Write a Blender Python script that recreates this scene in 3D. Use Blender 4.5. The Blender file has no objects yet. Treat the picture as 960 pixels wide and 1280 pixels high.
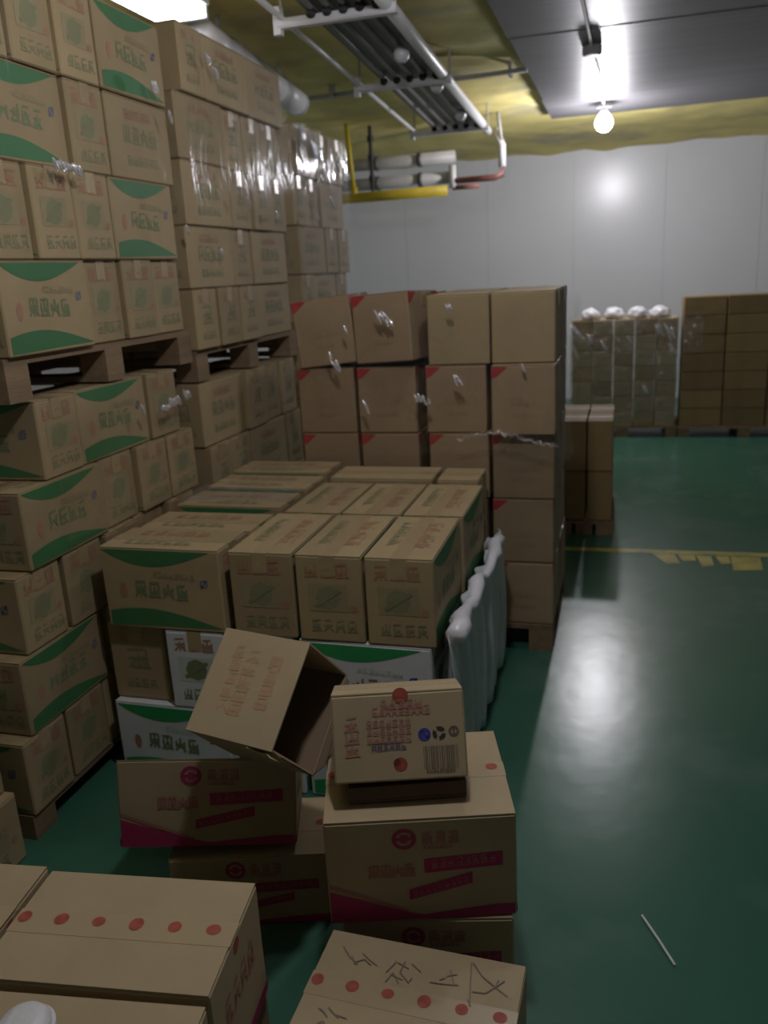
import bpy, bmesh, math, random
from mathutils import Vector, Matrix, Euler, noise
rnd = random.Random(7)
R = math.radians
S = bpy.context.scene
COL = S.collection

# ------------------------------------------------------------------ camera
YAW, PITCH, ROLL = R(16.5), R(16.0), R(3.2)
FPX = 1040.0                       # focal length in pixels of the 960 x 1280 frame
fwd = Vector((-math.sin(YAW) * math.cos(PITCH), math.cos(YAW) * math.cos(PITCH), -math.sin(PITCH)))
r0 = Vector((math.cos(YAW), math.sin(YAW), 0)); u0 = r0.cross(fwd)
cr = r0 * math.cos(ROLL) - u0 * math.sin(ROLL); cu = u0 * math.cos(ROLL) + r0 * math.sin(ROLL)
cam = bpy.data.cameras.new('camera'); co = bpy.data.objects.new('camera', cam); COL.objects.link(co)
mm = Matrix((cr, cu, -fwd)).transposed().to_4x4(); mm.translation = (0, 0, 1.6)
co.matrix_world = mm
cam.sensor_fit = 'VERTICAL'; cam.sensor_height = 36; cam.sensor_width = 27; cam.lens = 36 * FPX / 1280
cam.clip_start = .05
cam.dof.use_dof = True; cam.dof.focus_distance = 1.7; cam.dof.aperture_fstop = 3.6
S.camera = co

# ------------------------------------------------------------------ world, exposure
W = bpy.data.worlds.new('world'); S.world = W; W.use_nodes = True
W.node_tree.nodes['Background'].inputs[0].default_value = (.02, .02, .022, 1)
W.node_tree.nodes['Background'].inputs[1].default_value = 1
S.view_settings.view_transform = 'Standard'; S.view_settings.look = 'None'
S.view_settings.gamma = 1; S.view_settings.use_curve_mapping = False
S.view_settings.exposure = 0.0
S.cycles.use_denoising = True
S.cycles.max_bounces = 8; S.cycles.transparent_max_bounces = 24
LAMP_FAR, LAMP_NEAR, LAMP_MID = 84, 38, 13     # watts
LAMP_COL = (.97, .95, 1.0)

# ------------------------------------------------------------------ materials
def mat(name, col, rough=.7, metal=0.0, var=.10, nscale=6.0, bump=0.0, bscale=60.0, objvar=0.0, emis=None, spec=.5, stretch=None, coat=0.0, dirt=None):
    m = bpy.data.materials.new(name); m.use_nodes = True
    nt = m.node_tree; N = nt.nodes; L = nt.links
    b = N['Principled BSDF']
    b.inputs['Roughness'].default_value = rough; b.inputs['Metallic'].default_value = metal
    b.inputs['Specular IOR Level'].default_value = spec
    b.inputs['Coat Weight'].default_value = coat
    tc = N.new('ShaderNodeTexCoord')
    src = tc.outputs['Object']
    if stretch:
        mp = N.new('ShaderNodeMapping'); mp.inputs['Scale'].default_value = stretch
        L.new(src, mp.inputs['Vector']); src = mp.outputs['Vector']
    no = N.new('ShaderNodeTexNoise'); no.inputs['Scale'].default_value = nscale; no.inputs['Detail'].default_value = 4
    L.new(src, no.inputs['Vector'])
    ra = N.new('ShaderNodeMapRange'); ra.inputs[1].default_value = .3; ra.inputs[2].default_value = .7
    ra.inputs[3].default_value = 1 - var; ra.inputs[4].default_value = 1 + var
    L.new(no.outputs['Fac'], ra.inputs[0])
    hs = N.new('ShaderNodeHueSaturation'); hs.inputs['Color'].default_value = (*col, 1)
    val = ra.outputs[0]
    if objvar:
        oi = N.new('ShaderNodeObjectInfo'); r2 = N.new('ShaderNodeMapRange')
        r2.inputs[3].default_value = 1 - objvar; r2.inputs[4].default_value = 1 + objvar
        L.new(oi.outputs['Random'], r2.inputs[0])
        mu = N.new('ShaderNodeMath'); mu.operation = 'MULTIPLY'
        L.new(val, mu.inputs[0]); L.new(r2.outputs[0], mu.inputs[1]); val = mu.outputs[0]
    L.new(val, hs.inputs['Value'])
    out = hs.outputs['Color']
    if dirt:
        dn = N.new('ShaderNodeTexNoise'); dn.inputs['Scale'].default_value = dirt[1]; dn.inputs['Detail'].default_value = 6
        L.new(tc.outputs['Object'], dn.inputs['Vector'])
        cr_ = N.new('ShaderNodeMapRange'); cr_.inputs[1].default_value = dirt[2]; cr_.inputs[2].default_value = dirt[3]
        L.new(dn.outputs['Fac'], cr_.inputs[0])
        mx = N.new('ShaderNodeMix'); mx.data_type = 'RGBA'
        L.new(cr_.outputs[0], mx.inputs['Factor']); L.new(out, mx.inputs['A']); mx.inputs['B'].default_value = (*dirt[0], 1)
        out = mx.outputs['Result']
    L.new(out, b.inputs['Base Color'])
    if bump:
        bn = N.new('ShaderNodeTexNoise'); bn.inputs['Scale'].default_value = bscale; bn.inputs['Detail'].default_value = 3
        L.new(src, bn.inputs['Vector'])
        bp = N.new('ShaderNodeBump'); bp.inputs['Strength'].default_value = bump; bp.inputs['Distance'].default_value = .01
        L.new(bn.outputs['Fac'], bp.inputs['Height']); L.new(bp.outputs['Normal'], b.inputs['Normal'])
    if emis:
        b.inputs['Emission Color'].default_value = (*emis[0], 1); b.inputs['Emission Strength'].default_value = emis[1]
    return m

def film_mat(name, cov, col=(.9, .9, .95), rough=.12, bs=9.0, strength=.55, haze=0.0):
    m = bpy.data.materials.new(name); m.use_nodes = True
    nt = m.node_tree; N = nt.nodes; L = nt.links
    N.remove(N['Principled BSDF']); out = N['Material Output']
    tr = N.new('ShaderNodeBsdfTransparent'); gl = N.new('ShaderNodeBsdfGlossy')
    gl.inputs['Roughness'].default_value = rough; gl.inputs['Color'].default_value = (*col, 1)
    tc = N.new('ShaderNodeTexCoord'); mp = N.new('ShaderNodeMapping')
    mp.inputs['Rotation'].default_value = (.35, .35, .5); mp.inputs['Scale'].default_value = (2.2, 2.2, .8)
    no = N.new('ShaderNodeTexNoise'); no.inputs['Scale'].default_value = bs; no.inputs['Detail'].default_value = 3; no.inputs['Distortion'].default_value = .8
    L.new(tc.outputs['Object'], mp.inputs['Vector']); L.new(mp.outputs[0], no.inputs['Vector'])
    bp = N.new('ShaderNodeBump'); bp.inputs['Strength'].default_value = strength; bp.inputs['Distance'].default_value = .03
    L.new(no.outputs['Fac'], bp.inputs['Height']); L.new(bp.outputs['Normal'], gl.inputs['Normal'])
    mx = N.new('ShaderNodeMixShader'); mx.inputs[0].default_value = cov
    L.new(tr.outputs[0], mx.inputs[1]); L.new(gl.outputs[0], mx.inputs[2])
    last = mx
    if haze:
        df = N.new('ShaderNodeBsdfDiffuse'); df.inputs['Color'].default_value = (*col, 1)
        m2 = N.new('ShaderNodeMixShader'); m2.inputs[0].default_value = haze
        L.new(mx.outputs[0], m2.inputs[1]); L.new(df.outputs[0], m2.inputs[2]); last = m2
    L.new(last.outputs[0], out.inputs['Surface'])
    return m

KRAFT = mat('kraft board', (.34, .258, .138), .75, bump=.08, bscale=18, objvar=.10, var=.07)
KRAFT_RED = mat('reddish kraft board', (.31, .218, .128), .72, bump=.08, bscale=18, objvar=.10, var=.07)
KRAFT_PALE = mat('pale kraft board', (.43, .335, .200), .75, bump=.06, bscale=18, objvar=.05, var=.06)
KRAFT_YEL = mat('ochre kraft board', (.26, .175, .075), .75, bump=.08, bscale=18, objvar=.14, var=.10)
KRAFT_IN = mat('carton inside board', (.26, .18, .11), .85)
KRAFT_SHADE = mat('shade dark board', (.12, .075, .05), .85)  # board darkened to stand in for shade under the tilted carton
WHITEB = mat('white carton board', (.62, .64, .66), .55, var=.05, objvar=.04)
GREEN = mat('green print', (.045, .165, .06), .6, var=.08)
GREEN_W = mat('bright green print on white', (.025, .30, .09), .55, var=.08)
GREEN_T = mat('faded green lettering', (.215, .215, .11), .7)
GREEN_S = mat('dark green lettering', (.17, .21, .105), .7)
GREEN_F = mat('pale green panel print', (.30, .25, .135), .7)
RED_T = mat('faded red lettering', (.35, .19, .115), .7)
RED = mat('red print', (.36, .075, .05), .6, var=.25, nscale=60)
RED_C = mat('red corner print', (.36, .035, .035), .6)
PINK = mat('magenta print', (.38, .03, .11), .6, var=.08)
PINK_F = mat('faded magenta print', (.40, .18, .145), .7)
ORANGE_F = mat('faded orange lettering', (.42, .265, .15), .7)
BLUE = mat('blue print', (.05, .06, .34), .6)
BLUE_K = mat('faded blue print on kraft', (.16, .15, .20), .7)
BLUE_F = mat('faded blue lettering', (.17, .13, .17), .7)
BLACK = mat('black print', (.045, .04, .035), .7)
GREY_P = mat('grey print', (.16, .125, .09), .7)
INK = mat('marker pen ink', (.20, .17, .14), .6)
TAPE = mat('brown packing tape', (.355, .27, .15), .3, var=.05, bump=.15, bscale=30, objvar=.08, spec=.6)
FILM = film_mat('clear stretch film', .018, rough=.16, bs=4, strength=.25)
FILM_C = film_mat('glossy stretch film', .06, rough=.11, bs=3.2, strength=.5)
FILM_H = film_mat('cloudy stretch film', .12, (.82, .80, .82), .16, 9, 1.0, haze=.05)
WPLAST = mat('white plastic sheet', (.52, .57, .55), .35, var=.08, bump=.5, bscale=14)
WBAG = mat('white plastic bag', (.75, .75, .78), .3, var=.06, bump=.6, bscale=22)
GPLAST = mat('dusty grey plastic', (.22, .21, .22), .4, var=.2, bump=.6, bscale=22)
WOOD = mat('pallet wood', (.22, .15, .085), .85, var=.18, nscale=3, bump=.2, bscale=25, stretch=(8, 1, 8), objvar=.12)
FLOORM = mat('green epoxy floor', (.042, .140, .092), .27, var=.10, nscale=.9, bump=.16, bscale=5.0, spec=.5, dirt=((.10, .19, .15), 2.2, .52, .80))
WALLM = mat('white insulated panel', (.68, .69, .74), .27, var=.03, nscale=1.2, bump=.05, bscale=2, spec=.5)
WALLS = mat('white side wall', (.62, .63, .64), .45, var=.03)
FOAM = mat('yellow spray foam', (.76, .65, .25), .8, var=.14, nscale=2.2, bump=.35, bscale=9, dirt=((.50, .45, .27), 1.3, .52, .66))
PANEL = mat('dull galvanised panel', (.15, .145, .155), .42, metal=.55, var=.14, nscale=2.0, bump=.14, bscale=5, stretch=(.35, 4.5, 1))
ALU = mat('dull aluminium', (.25, .245, .24), .5, metal=.4, var=.1)
ALU_D = mat('dark aluminium', (.13, .125, .12), .5, metal=.35, var=.12)
WMETAL = mat('white painted steel', (.66, .66, .68), .4, var=.05)
GMETAL = mat('grey painted pipe', (.42, .41, .40), .5, var=.1)
BLACKM = mat('black rubber', (.02, .02, .02), .6)
YELLOW = mat('yellow painted pipe', (.58, .43, .03), .5, var=.1)
YLINE = mat('worn yellow floor paint', (.42, .36, .06), .5, var=.25, nscale=9, dirt=((.10, .17, .09), 7, .52, .70))
RUST = mat('red primer pipe', (.25, .10, .085), .6, var=.15)
STRAWM = mat('white straw plastic', (.75, .75, .72), .4)
BULB = mat('lit frosted glass', (.9, .9, .9), .3, emis=((1, .97, .98), 14))
TUBE = mat('lit diffuser', (.9, .9, .9), .3, emis=((.95, .96, 1), 9))

# ------------------------------------------------------------------ mesh helpers
class MB:
    def __init__(s): s.v = []; s.f = []
    def add(s, vs, fs, M=None):
        b = len(s.v)
        s.v += [tuple(M @ Vector(v)) if M else tuple(v) for v in vs]
        s.f += [tuple(i + b for i in f) for f in fs]
    def box(s, x0, x1, y0, y1, z0, z1, M=None):
        s.add([(x0, y0, z0), (x1, y0, z0), (x1, y1, z0), (x0, y1, z0), (x0, y0, z1), (x1, y0, z1), (x1, y1, z1), (x0, y1, z1)],
              [(3, 2, 1, 0), (4, 5, 6, 7), (0, 1, 5, 4), (1, 2, 6, 5), (2, 3, 7, 6), (3, 0, 4, 7)], M)
    def tube(s, pts, r, n=10, caps=True):
        pts = [Vector(p) for p in pts]; rings = []
        b = len(s.v)
        for i, p in enumerate(pts):
            t = (pts[min(i + 1, len(pts) - 1)] - pts[max(i - 1, 0)]).normalized()
            a = t.cross(Vector((0, 0, 1)));
            if a.length < .05: a = t.cross(Vector((1, 0, 0)))
            a.normalize(); c = t.cross(a)
            rr = r[i] if isinstance(r, (list, tuple)) else r
            for k in range(n):
                an = 2 * math.pi * k / n
                s.v.append(tuple(p + a * rr * math.cos(an) + c * rr * math.sin(an)))
        for i in range(len(pts) - 1):
            for k in range(n):
                k2 = (k + 1) % n
                s.f.append((b + i * n + k, b + i * n + k2, b + (i + 1) * n + k2, b + (i + 1) * n + k))
        if caps:
            s.f.append(tuple(b + k for k in range(n))[::-1]); s.f.append(tuple(b + (len(pts) - 1) * n + k for k in range(n)))
    def mesh(s, name, m, smooth=False):
        me = bpy.data.meshes.new(name); me.from_pydata(s.v, [], s.f)
        if m: me.materials.append(m)
        if smooth:
            for p in me.polygons: p.use_smooth = True
        me.update(); return me
    def obj(s, name, m, parent=None, smooth=False):
        return link(name, s.mesh(name, m, smooth), parent)

def link(name, data, parent=None, loc=None):
    o = bpy.data.objects.new(name, data); COL.objects.link(o)
    if parent: o.parent = parent
    if loc: o.location = loc
    return o
def tag(o, label=None, cat=None, group=None, kind=None):
    for k, v in (('label', label), ('category', cat), ('group', group), ('kind', kind)):
        if v: o[k] = v
    return o
def empty(name, loc=(0, 0, 0), rot=0.0, label=None, cat=None, group=None):
    o = bpy.data.objects.new(name, None); COL.objects.link(o); o.location = loc
    o.empty_display_size = .1
    if isinstance(rot, (int, float)): o.rotation_euler = (0, 0, rot)
    else: o.rotation_euler = rot
    return tag(o, label, cat, group)

def frame(side, w, d, h):
    """origin, u, v, normal, size of one face of a carton standing centred on its base"""
    return {'front': ((-w/2, -d/2, 0), (1, 0, 0), (0, 0, 1), (0, -1, 0), w, h),
            'back': ((w/2, d/2, 0), (-1, 0, 0), (0, 0, 1), (0, 1, 0), w, h),
            'right': ((w/2, -d/2, 0), (0, 1, 0), (0, 0, 1), (1, 0, 0), d, h),
            'left': ((-w/2, d/2, 0), (0, -1, 0), (0, 0, 1), (-1, 0, 0), d, h),
            'top': ((-w/2, -d/2, h), (1, 0, 0), (0, 1, 0), (0, 0, 1), w, d)}[side]
class Face:
    def __init__(s, side, w, d, h, off=.0005):
        o, u, v, n, s.w, s.h = frame(side, w, d, h)
        s.o, s.u, s.v, s.n = map(Vector, (o, u, v, n)); s.off = off
    def P(s, a, b, lift=0): return s.o + s.u * a * s.w + s.v * b * s.h + s.n * (s.off + lift)
    def poly(s, mb, pts, lift=0):
        mb.add([s.P(a, b, lift) for a, b in pts], [tuple(range(len(pts)))])
    def band(s, mb, lo, hi, a0, a1, n=14, lift=0):
        """strip between two curves lo(t), hi(t), t from 0 to 1 across a0..a1"""
        vs = []; fs = []
        for i in range(n + 1):
            t = i / n; a = a0 + (a1 - a0) * t
            vs += [s.P(a, lo(t), lift), s.P(a, hi(t), lift)]
        for i in range(n): fs.append((2*i, 2*i+2, 2*i+3, 2*i+1))
        mb.add(vs, fs)
    def disc(s, mb, a, b, r, n=18, lift=0, r_in=0, sq=1.0):
        ra, rb = r / s.w, r / s.h * sq
        if r_in:
            k = r_in / r; vs = []
            for i in range(n):
                t = 2*math.pi*i/n; c, q = math.cos(t), math.sin(t)
                vs += [s.P(a + ra*c, b + rb*q, lift), s.P(a + ra*k*c, b + rb*k*q, lift)]
            mb.add(vs, [(2*i, (2*i+2) % (2*n), (2*i+3) % (2*n), 2*i+1) for i in range(n)])
        else:
            s.poly(mb, [(a + ra*math.cos(2*math.pi*i/n), b + rb*math.sin(2*math.pi*i/n)) for i in range(n)], lift)
    def stroke(s, mb, p, q, t, lift=0):
        """a brush stroke between two points given in metres on the face"""
        p = Vector((p[0], p[1])); q = Vector((q[0], q[1])); d = q - p
        if d.length < 1e-6: return
        n = Vector((-d.y, d.x)).normalized() * t / 2
        s.poly(mb, [((c.x) / s.w, (c.y) / s.h) for c in (p - n, q - n, q + n, p + n)], lift + .00007 * (len(mb.f) % 9))
    def glyphs(s, mb, a, b, cw, ch, n, rot=0.0, gap=.15, lift=0, seed=0, th=.13):
        """a row of n unreadable square characters made of brush strokes; a,b = lower left (fraction)"""
        rg = random.Random(seed * 91 + n)
        k = min(1, (1 - a) * s.w * .92 / (n * cw * (1 + gap)), (1 - b) * s.h * .92 / ch); cw *= k; ch *= k
        ca, sa = math.cos(rot), math.sin(rot); X0, Y0 = a * s.w, b * s.h
        for k in range(n):
            ox = k * cw * (1 + gap)
            L = []
            for y in (.05, .5, .95):
                if rg.random() < .75: L.append((.05 + .2*rg.random(), y, .95 - .2*rg.random(), y + .06))
            for x in (.15, .5, .85):
                if rg.random() < .6: L.append((x, rg.choice((.0, .3)), x, rg.choice((.75, 1.0))))
            L.append((.5, .5, .05, 0.0)); L.append((.5, .55, .95, .02))
            for x0, y0, x1, y1 in L:
                p = (ox + x0*cw, y0*ch); q = (ox + x1*cw, y1*ch)
                s.stroke(mb, (X0 + p[0]*ca - p[1]*sa, Y0 + p[0]*sa + p[1]*ca), (X0 + q[0]*ca - q[1]*sa, Y0 + q[0]*sa + q[1]*ca), th * min(cw, ch), lift)

def carton_body(w, d, h, m, seed=0, amp=.001):
    """bevelled board box, edges a little bowed"""
    rg = random.Random(seed)
    bm = bmesh.new(); n = 2; idx = {}
    for i in range(n + 1):
        for j in range(n + 1):
            for k in range(n + 1):
                if 0 < i < n and 0 < j < n and 0 < k < n: continue
                mid = (i == 1) + (j == 1) + (k == 1)
                j3 = [rg.uniform(-amp, amp) if mid < 2 else rg.uniform(-amp, 0) for _ in range(3)]
                if k == 0: j3[2] = 0
                x, y, z = -w/2 + w*i/n, -d/2 + d*j/n, h*k/n
                # push only inwards so that neighbours never overlap
                x -= math.copysign(abs(j3[0]), i - 1) if i != 1 else 0
                y -= math.copysign(abs(j3[1]), j - 1) if j != 1 else 0
                z -= abs(j3[2]) if k == n else 0
                idx[i, j, k] = bm.verts.new((x, y, z))
    def q(*c): bm.faces.new([idx[t] for t in c])
    for a in range(n):
        for b in range(n):
            q((a, b, 0), (a, b+1, 0), (a+1, b+1, 0), (a+1, b, 0)); q((a, b, n), (a+1, b, n), (a+1, b+1, n), (a, b+1, n))
            q((a, 0, b), (a+1, 0, b), (a+1, 0, b+1), (a, 0, b+1)); q((a, n, b), (a, n, b+1), (a+1, n, b+1), (a+1, n, b))
            q((0, a, b), (0, a, b+1), (0, a+1, b+1), (0, a+1, b)); q((n, a, b), (n, a+1, b), (n, a+1, b+1), (n, a, b+1))
    bm.normal_update()
    ed = [e for e in bm.edges if len(e.link_faces) == 2 and e.calc_face_angle(0) > .7]
    bmesh.ops.bevel(bm, geom=ed, offset=.0045, segments=1, affect='EDGES')
    me = bpy.data.meshes.new('carton_body'); bm.to_mesh(me); bm.free(); me.materials.append(m)
    return me

def flaps(w, d, h, m):
    """the two long lid flaps that meet at the seam"""
    out = []
    for s in (-1, 1):
        mb = MB()
        y0, y1 = (-d/2 + .002, -.0012) if s < 0 else (.0012, d/2 - .002)
        mb.box(-w/2 + .002, w/2 - .002, y0, y1, h - .001, h + .002)
        out.append(('top_flap', mb.mesh('top_flap', m)))
    return out
def tape(w, d, h, tw=.048, drop=.06):
    mb = MB(); t = tw / 2; z = h + .0027
    mb.box(-w/2 - .0012, w/2 + .0012, -t, t, h + .0012, z)
    mb.box(-w/2 - .0010, -w/2 + .0005, -t, t, h - drop, z); mb.box(w/2 - .0005, w/2 + .0010, -t, t, h - drop, z)
    return ('packing_tape', mb.mesh('packing_tape', TAPE))

PROTO = {}
def proto(key, w, d, h, style, seed=0):
    """list of (part name, mesh) for one kind of carton; alike cartons share it"""
    if key in PROTO: return PROTO[key]
    parts = []
    A = lambda n, mb, m, kind=None: parts.append((n, mb.mesh(n, m), kind)) if mb.v else None
    hh = h - .003
    board = {'green': KRAFT, 'plain': KRAFT, 'white': WHITEB, 'corner': KRAFT_RED, 'pink': KRAFT_PALE, 'stamp': KRAFT_PALE,
             'small': KRAFT_PALE, 'bare': KRAFT, 'dark': KRAFT_YEL, 'ochre': KRAFT_YEL, 'brown': KRAFT}[style]
    parts.append(('carton_body', carton_body(w, d, hh, board, seed)))
    parts += flaps(w, d, hh, board)
    F = {s: Face(s, w, d, hh) for s in ('front', 'back', 'right', 'left', 'top')}
    F['top'].off = .003
    if style in ('green', 'white', 'plain', 'brown', 'bare'): parts.append(tape(w, d, hh))
    if style in ('green', 'white'):
        wave, txt, red, blue, pale, sq = MB(), MB(), MB(), MB(), MB(), MB()
        for sd in ('front', 'back'):
            f = F[sd]
            wm = GREEN if style == 'green' else GREEN_W
            wave = MB(); f.band(wave, lambda t: .985 - .20 * (math.sin(math.pi * t ** .85) ** 1.0), lambda t: .985, .02, .93); A('upper_wave', wave, wm)
            wave = MB(); f.band(wave, lambda t: .03 + .02*t, lambda t: .05 + .21 * math.sin(math.pi * (.28 + .72 * t)) ** 1.1 + .0, .03, .99); A('lower_wave', wave, wm)
            f.glyphs(txt, .27, .42, .042, .05, 4, rot=-.06, seed=seed + 3, th=.17)
            f.glyphs(pale, .44, .66, .016, .018, 8, rot=-.05, seed=seed + 9, th=.14)
            f.disc(red, .17, .47, .013, sq=2.0)
            f.disc(blue, .86, .60, .014, r_in=.008); f.stroke(blue, (.86*f.w - .012, .60*f.h - .014), (.86*f.w + .012, .60*f.h + .014), .007)
        for sd in ('right', 'left'):
            f = F[sd]
            f.glyphs(red, .14, .76, .042, .042, 3, seed=seed + 5, th=.16)
            f.poly(pale, [(.18, .36), (.78, .36), (.78, .68), (.18, .68)])
            f.disc(sq, .48, .52, .038, n=8, lift=.0004); f.stroke(sq, (.28*f.w, .42*f.h), (.68*f.w, .62*f.h), .012, .0012)
            f.glyphs(sq, .2, .12, .032, .036, 4, seed=seed + 6, th=.16)
            f.disc(red, .86, .40, .012)
        # lid print
        f = F['top']
        f.glyphs(red, .16, .60, .045, .045, 5, seed=seed + 7, th=.13); f.glyphs(sq, .16, .18, .03, .034, 7, seed=seed + 8, th=.12)
        A('lettering', txt, GREEN_S, 'stuff'); A('red_lettering', red, RED_T, 'stuff'); A('blue_mark', blue, BLUE if style == 'white' else BLUE_K, 'stuff')
        A('pale_lettering', pale, GREEN_F if style == 'green' else mat('pale mint print', (.5, .56, .52), .6), 'stuff')
        A('green_lettering', sq, GREEN_T if style == 'green' else GREEN_S, 'stuff')
    elif style in ('plain', 'brown'):
        txt, red = MB(), MB()
        for sd in ('front', 'back'):
            f = F[sd]; f.glyphs(txt, .22, .45, .05, .055, 4, rot=.0, seed=seed + 3, th=.15)
            f.glyphs(txt, .25, .18, .03, .03, 6, seed=seed + 4, th=.14); f.glyphs(red, .28, .75, .03, .03, 5, seed=seed + 5)
        for sd in ('right', 'left'):
            f = F[sd]; f.glyphs(red, .2, .78, .03, .03, 3, seed=seed + 2)
            f.glyphs(txt, .28, .42, .09, .07, 1, seed=seed + 1, th=.12); f.glyphs(txt, .22, .16, .026, .03, 4, seed=seed + 6)
        A('green_lettering', txt, GREEN_T, 'stuff'); A('red_lettering', red, RED_T, 'stuff')
    elif style == 'corner':
        parts.append(tape(w, d, hh))
        red, txt = MB(), MB()
        for sd in ('front', 'back', 'right', 'left'):
            f = F[sd]; f.poly(red, [(.01, .99), (.01, .83), (.07, .84), (.24, .97), (.25, .99)])
            if sd in ('right', 'left'): f.poly(red, [(.99, .99), (.75, .99), (.99, .83)])
            f.glyphs(txt, .30, .42, .024, .03, 4, rot=0, seed=seed + 4, th=.1); f.glyphs(txt, .34, .26, .016, .018, 5, seed=seed + 6, th=.1)
        A('corner_print', red, RED_C, 'stuff'); A('red_lettering', txt, mat('very faded red lettering', (.31, .195, .115), .7), 'stuff')
    elif style in ('pink', 'stamp'):
        wave, thin, logo, txt, ban, ban_t, dots = (MB() for _ in range(7))
        for sd in ('front', 'back'):
            f = F[sd]
            wave = MB(); thin = MB()
            f.band(wave, lambda t: .012, lambda t: .33 - .29 * min(1, t / .50) + .10 * max(0, (t - .42) / .58) if t < .9 else .12, .01, .99, 20)
            f.band(thin, lambda t: .37 - .29 * t, lambda t: .41 - .30 * t, .01, .42, 10)
            A('wave_print', wave, PINK); A('line_print', thin, PINK_F)
            f.disc(logo, .415, .82, .026, r_in=.017); f.disc(logo, .415, .82, .012, n=6); f.stroke(logo, (.415*f.w-.018, .82*f.h), (.415*f.w+.018, .82*f.h), .007)
            f.glyphs(txt, .505, .76, .024, .028, 3, seed=seed + 1, th=.2); f.glyphs(txt, .51, .71, .008, .008, 7, seed=seed + 2, th=.2)
            f.glyphs(txt, .22, .45, .024, .030, 4, seed=seed + 3, th=.22, gap=.06)
            ban = MB(); f.poly(ban, [(.515, .475), (.925, .515), (.925, .655), (.515, .615)]); A('banner_print', ban, PINK)
            ban = MB(); f.poly(ban, [(.43, .21), (.765, .35), (.765, .465), (.43, .315)]); A('banner_print', ban, PINK)
            f.glyphs(ban_t, .555, .515, .015, .022, 8, rot=.07, seed=seed + 5, lift=.0005, gap=.16, th=.1)
            f.glyphs(ban_t, .455, .235, .012, .017, 9, rot=.25, seed=seed + 6, lift=.0005, gap=.16, th=.1)
        for sd in ('right', 'left'):
            f = F[sd]; wave = MB(); f.poly(wave, [(.01, .012), (.99, .012), (.99, .10), (.01, .10)]); A('band_print', wave, PINK); f.glyphs(txt, .2, .5, .035, .05, 4, seed=seed + 8, th=.15)
        f = F['top']; f.off = .0034
        for k in range(6):
            x = (.008 + .0725 * k) / w
            dots = MB(); f.disc(dots, x + .02, .53, .0125 + .001 * (k % 2), n=14, sq=1.1 - .1 * (k % 3)); A('red_dot', dots, RED)
        dn = Face('right', w, d, hh, .001); dots = MB(); dn.disc(dots, .5, .93, .013, n=12); A('red_dot', dots, RED)
        A('emblem_print', logo, PINK, 'stuff'); A('lettering', txt, PINK_F, 'stuff'); A('banner_lettering', ban_t, PINK_F, 'stuff')
        mb = MB(); mb.box(-w/2, w/2, -.028, .028, hh + .0015, hh + .0027); parts.append(('clear_tape', mb.mesh('clear_tape', mat('pale clear tape', (.45, .35, .215), .3, var=.04, objvar=.02))))
    elif style == 'small':
        red, pink, blue, blk, gry, bar, txt = (MB() for _ in range(7))
        f = F['front']
        f.disc(red, .525, .965, .017, n=20); f.disc(red, .50, .19, .0145, n=16); f.disc(red, .475, .21, .008)
        f.glyphs(pink, .37, .82, .016, .018, 5, seed=2, th=.2); f.glyphs(pink, .31, .745, .012, .018, 9, seed=3, th=.22)
        f.glyphs(pink, .09, .30, .034, .030, 1, seed=8, th=.14); f.glyphs(pink, .09, .44, .034, .030, 1, seed=9, th=.14); f.glyphs(pink, .09, .58, .034, .030, 1, seed=10, th=.14)
        f.glyphs(pink, .26, .62, .012, .014, 7, seed=11, th=.2); f.glyphs(pink, .26, .53, .012, .014, 7, seed=12, th=.2); f.glyphs(pink, .26, .44, .012, .014, 7, seed=13, th=.2)
        f.glyphs(blue, .29, .355, .011, .016, 6, seed=14, th=.24)
        f.disc(gry, 0.80, .515, .0125, r_in=.006); 
        q = MB()
        f.disc(q, .69, .51, .0135, r_in=.006); f.stroke(q, (.69*f.w - .009, .51*f.h + .008), (.69*f.w + .009, .51*f.h - .008), .006)
        for k in range(3):
            a0 = k * 2.094 + .5
            pts = [(.80 + .0145/f.w*math.cos(a0 + t), .515 + .0145/f.h*math.sin(a0 + t)) for t in (0, .5, 1.0, 1.5)] + [(.80 + .006/f.w*math.cos(a0 + t), .515 + .006/f.h*math.sin(a0 + t)) for t in (1.5, 1.0, .5, 0)]
            f.poly(blk, pts)
        gry.v = []; gry.f = []
        f.disc(gry, .91, .53, .0115, r_in=.006); f.stroke(gry, (.91*f.w, .53*f.h - .009), (.91*f.w, .53*f.h + .009), .004)
        rg = random.Random(3); x = .675
        while x < .935:
            wd = rg.choice((.004, .006, .010)); f.poly(bar, [(x, .115), (x + wd, .115), (x + wd, .375), (x, .375)]); x += wd + rg.choice((.004, .006, .008))
        f.glyphs(bar, .69, .075, .006, .007, 9, seed=20, th=.2)
        F['right'].glyphs(txt, .12, .3, .03, .03, 2, seed=5, th=.2)
        A('red_mark', red, RED, 'stuff'); A('lettering', pink, mat('faded rose lettering', (.43, .215, .155), .7), 'stuff'); A('blue_lettering', blue, BLUE_F, 'stuff'); A('blue_mark', q, BLUE, 'stuff')
        A('recycling_mark', blk, BLACK, 'stuff'); A('grey_mark', gry, GREY_P, 'stuff'); A('barcode_print', bar, GREY_P, 'stuff'); A('red_lettering', txt, RED, 'stuff')
    elif style in ('dark', 'ochre'):
        parts.append(tape(w, d, hh, .03, .03))
    PROTO[key] = parts
    return parts

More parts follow.
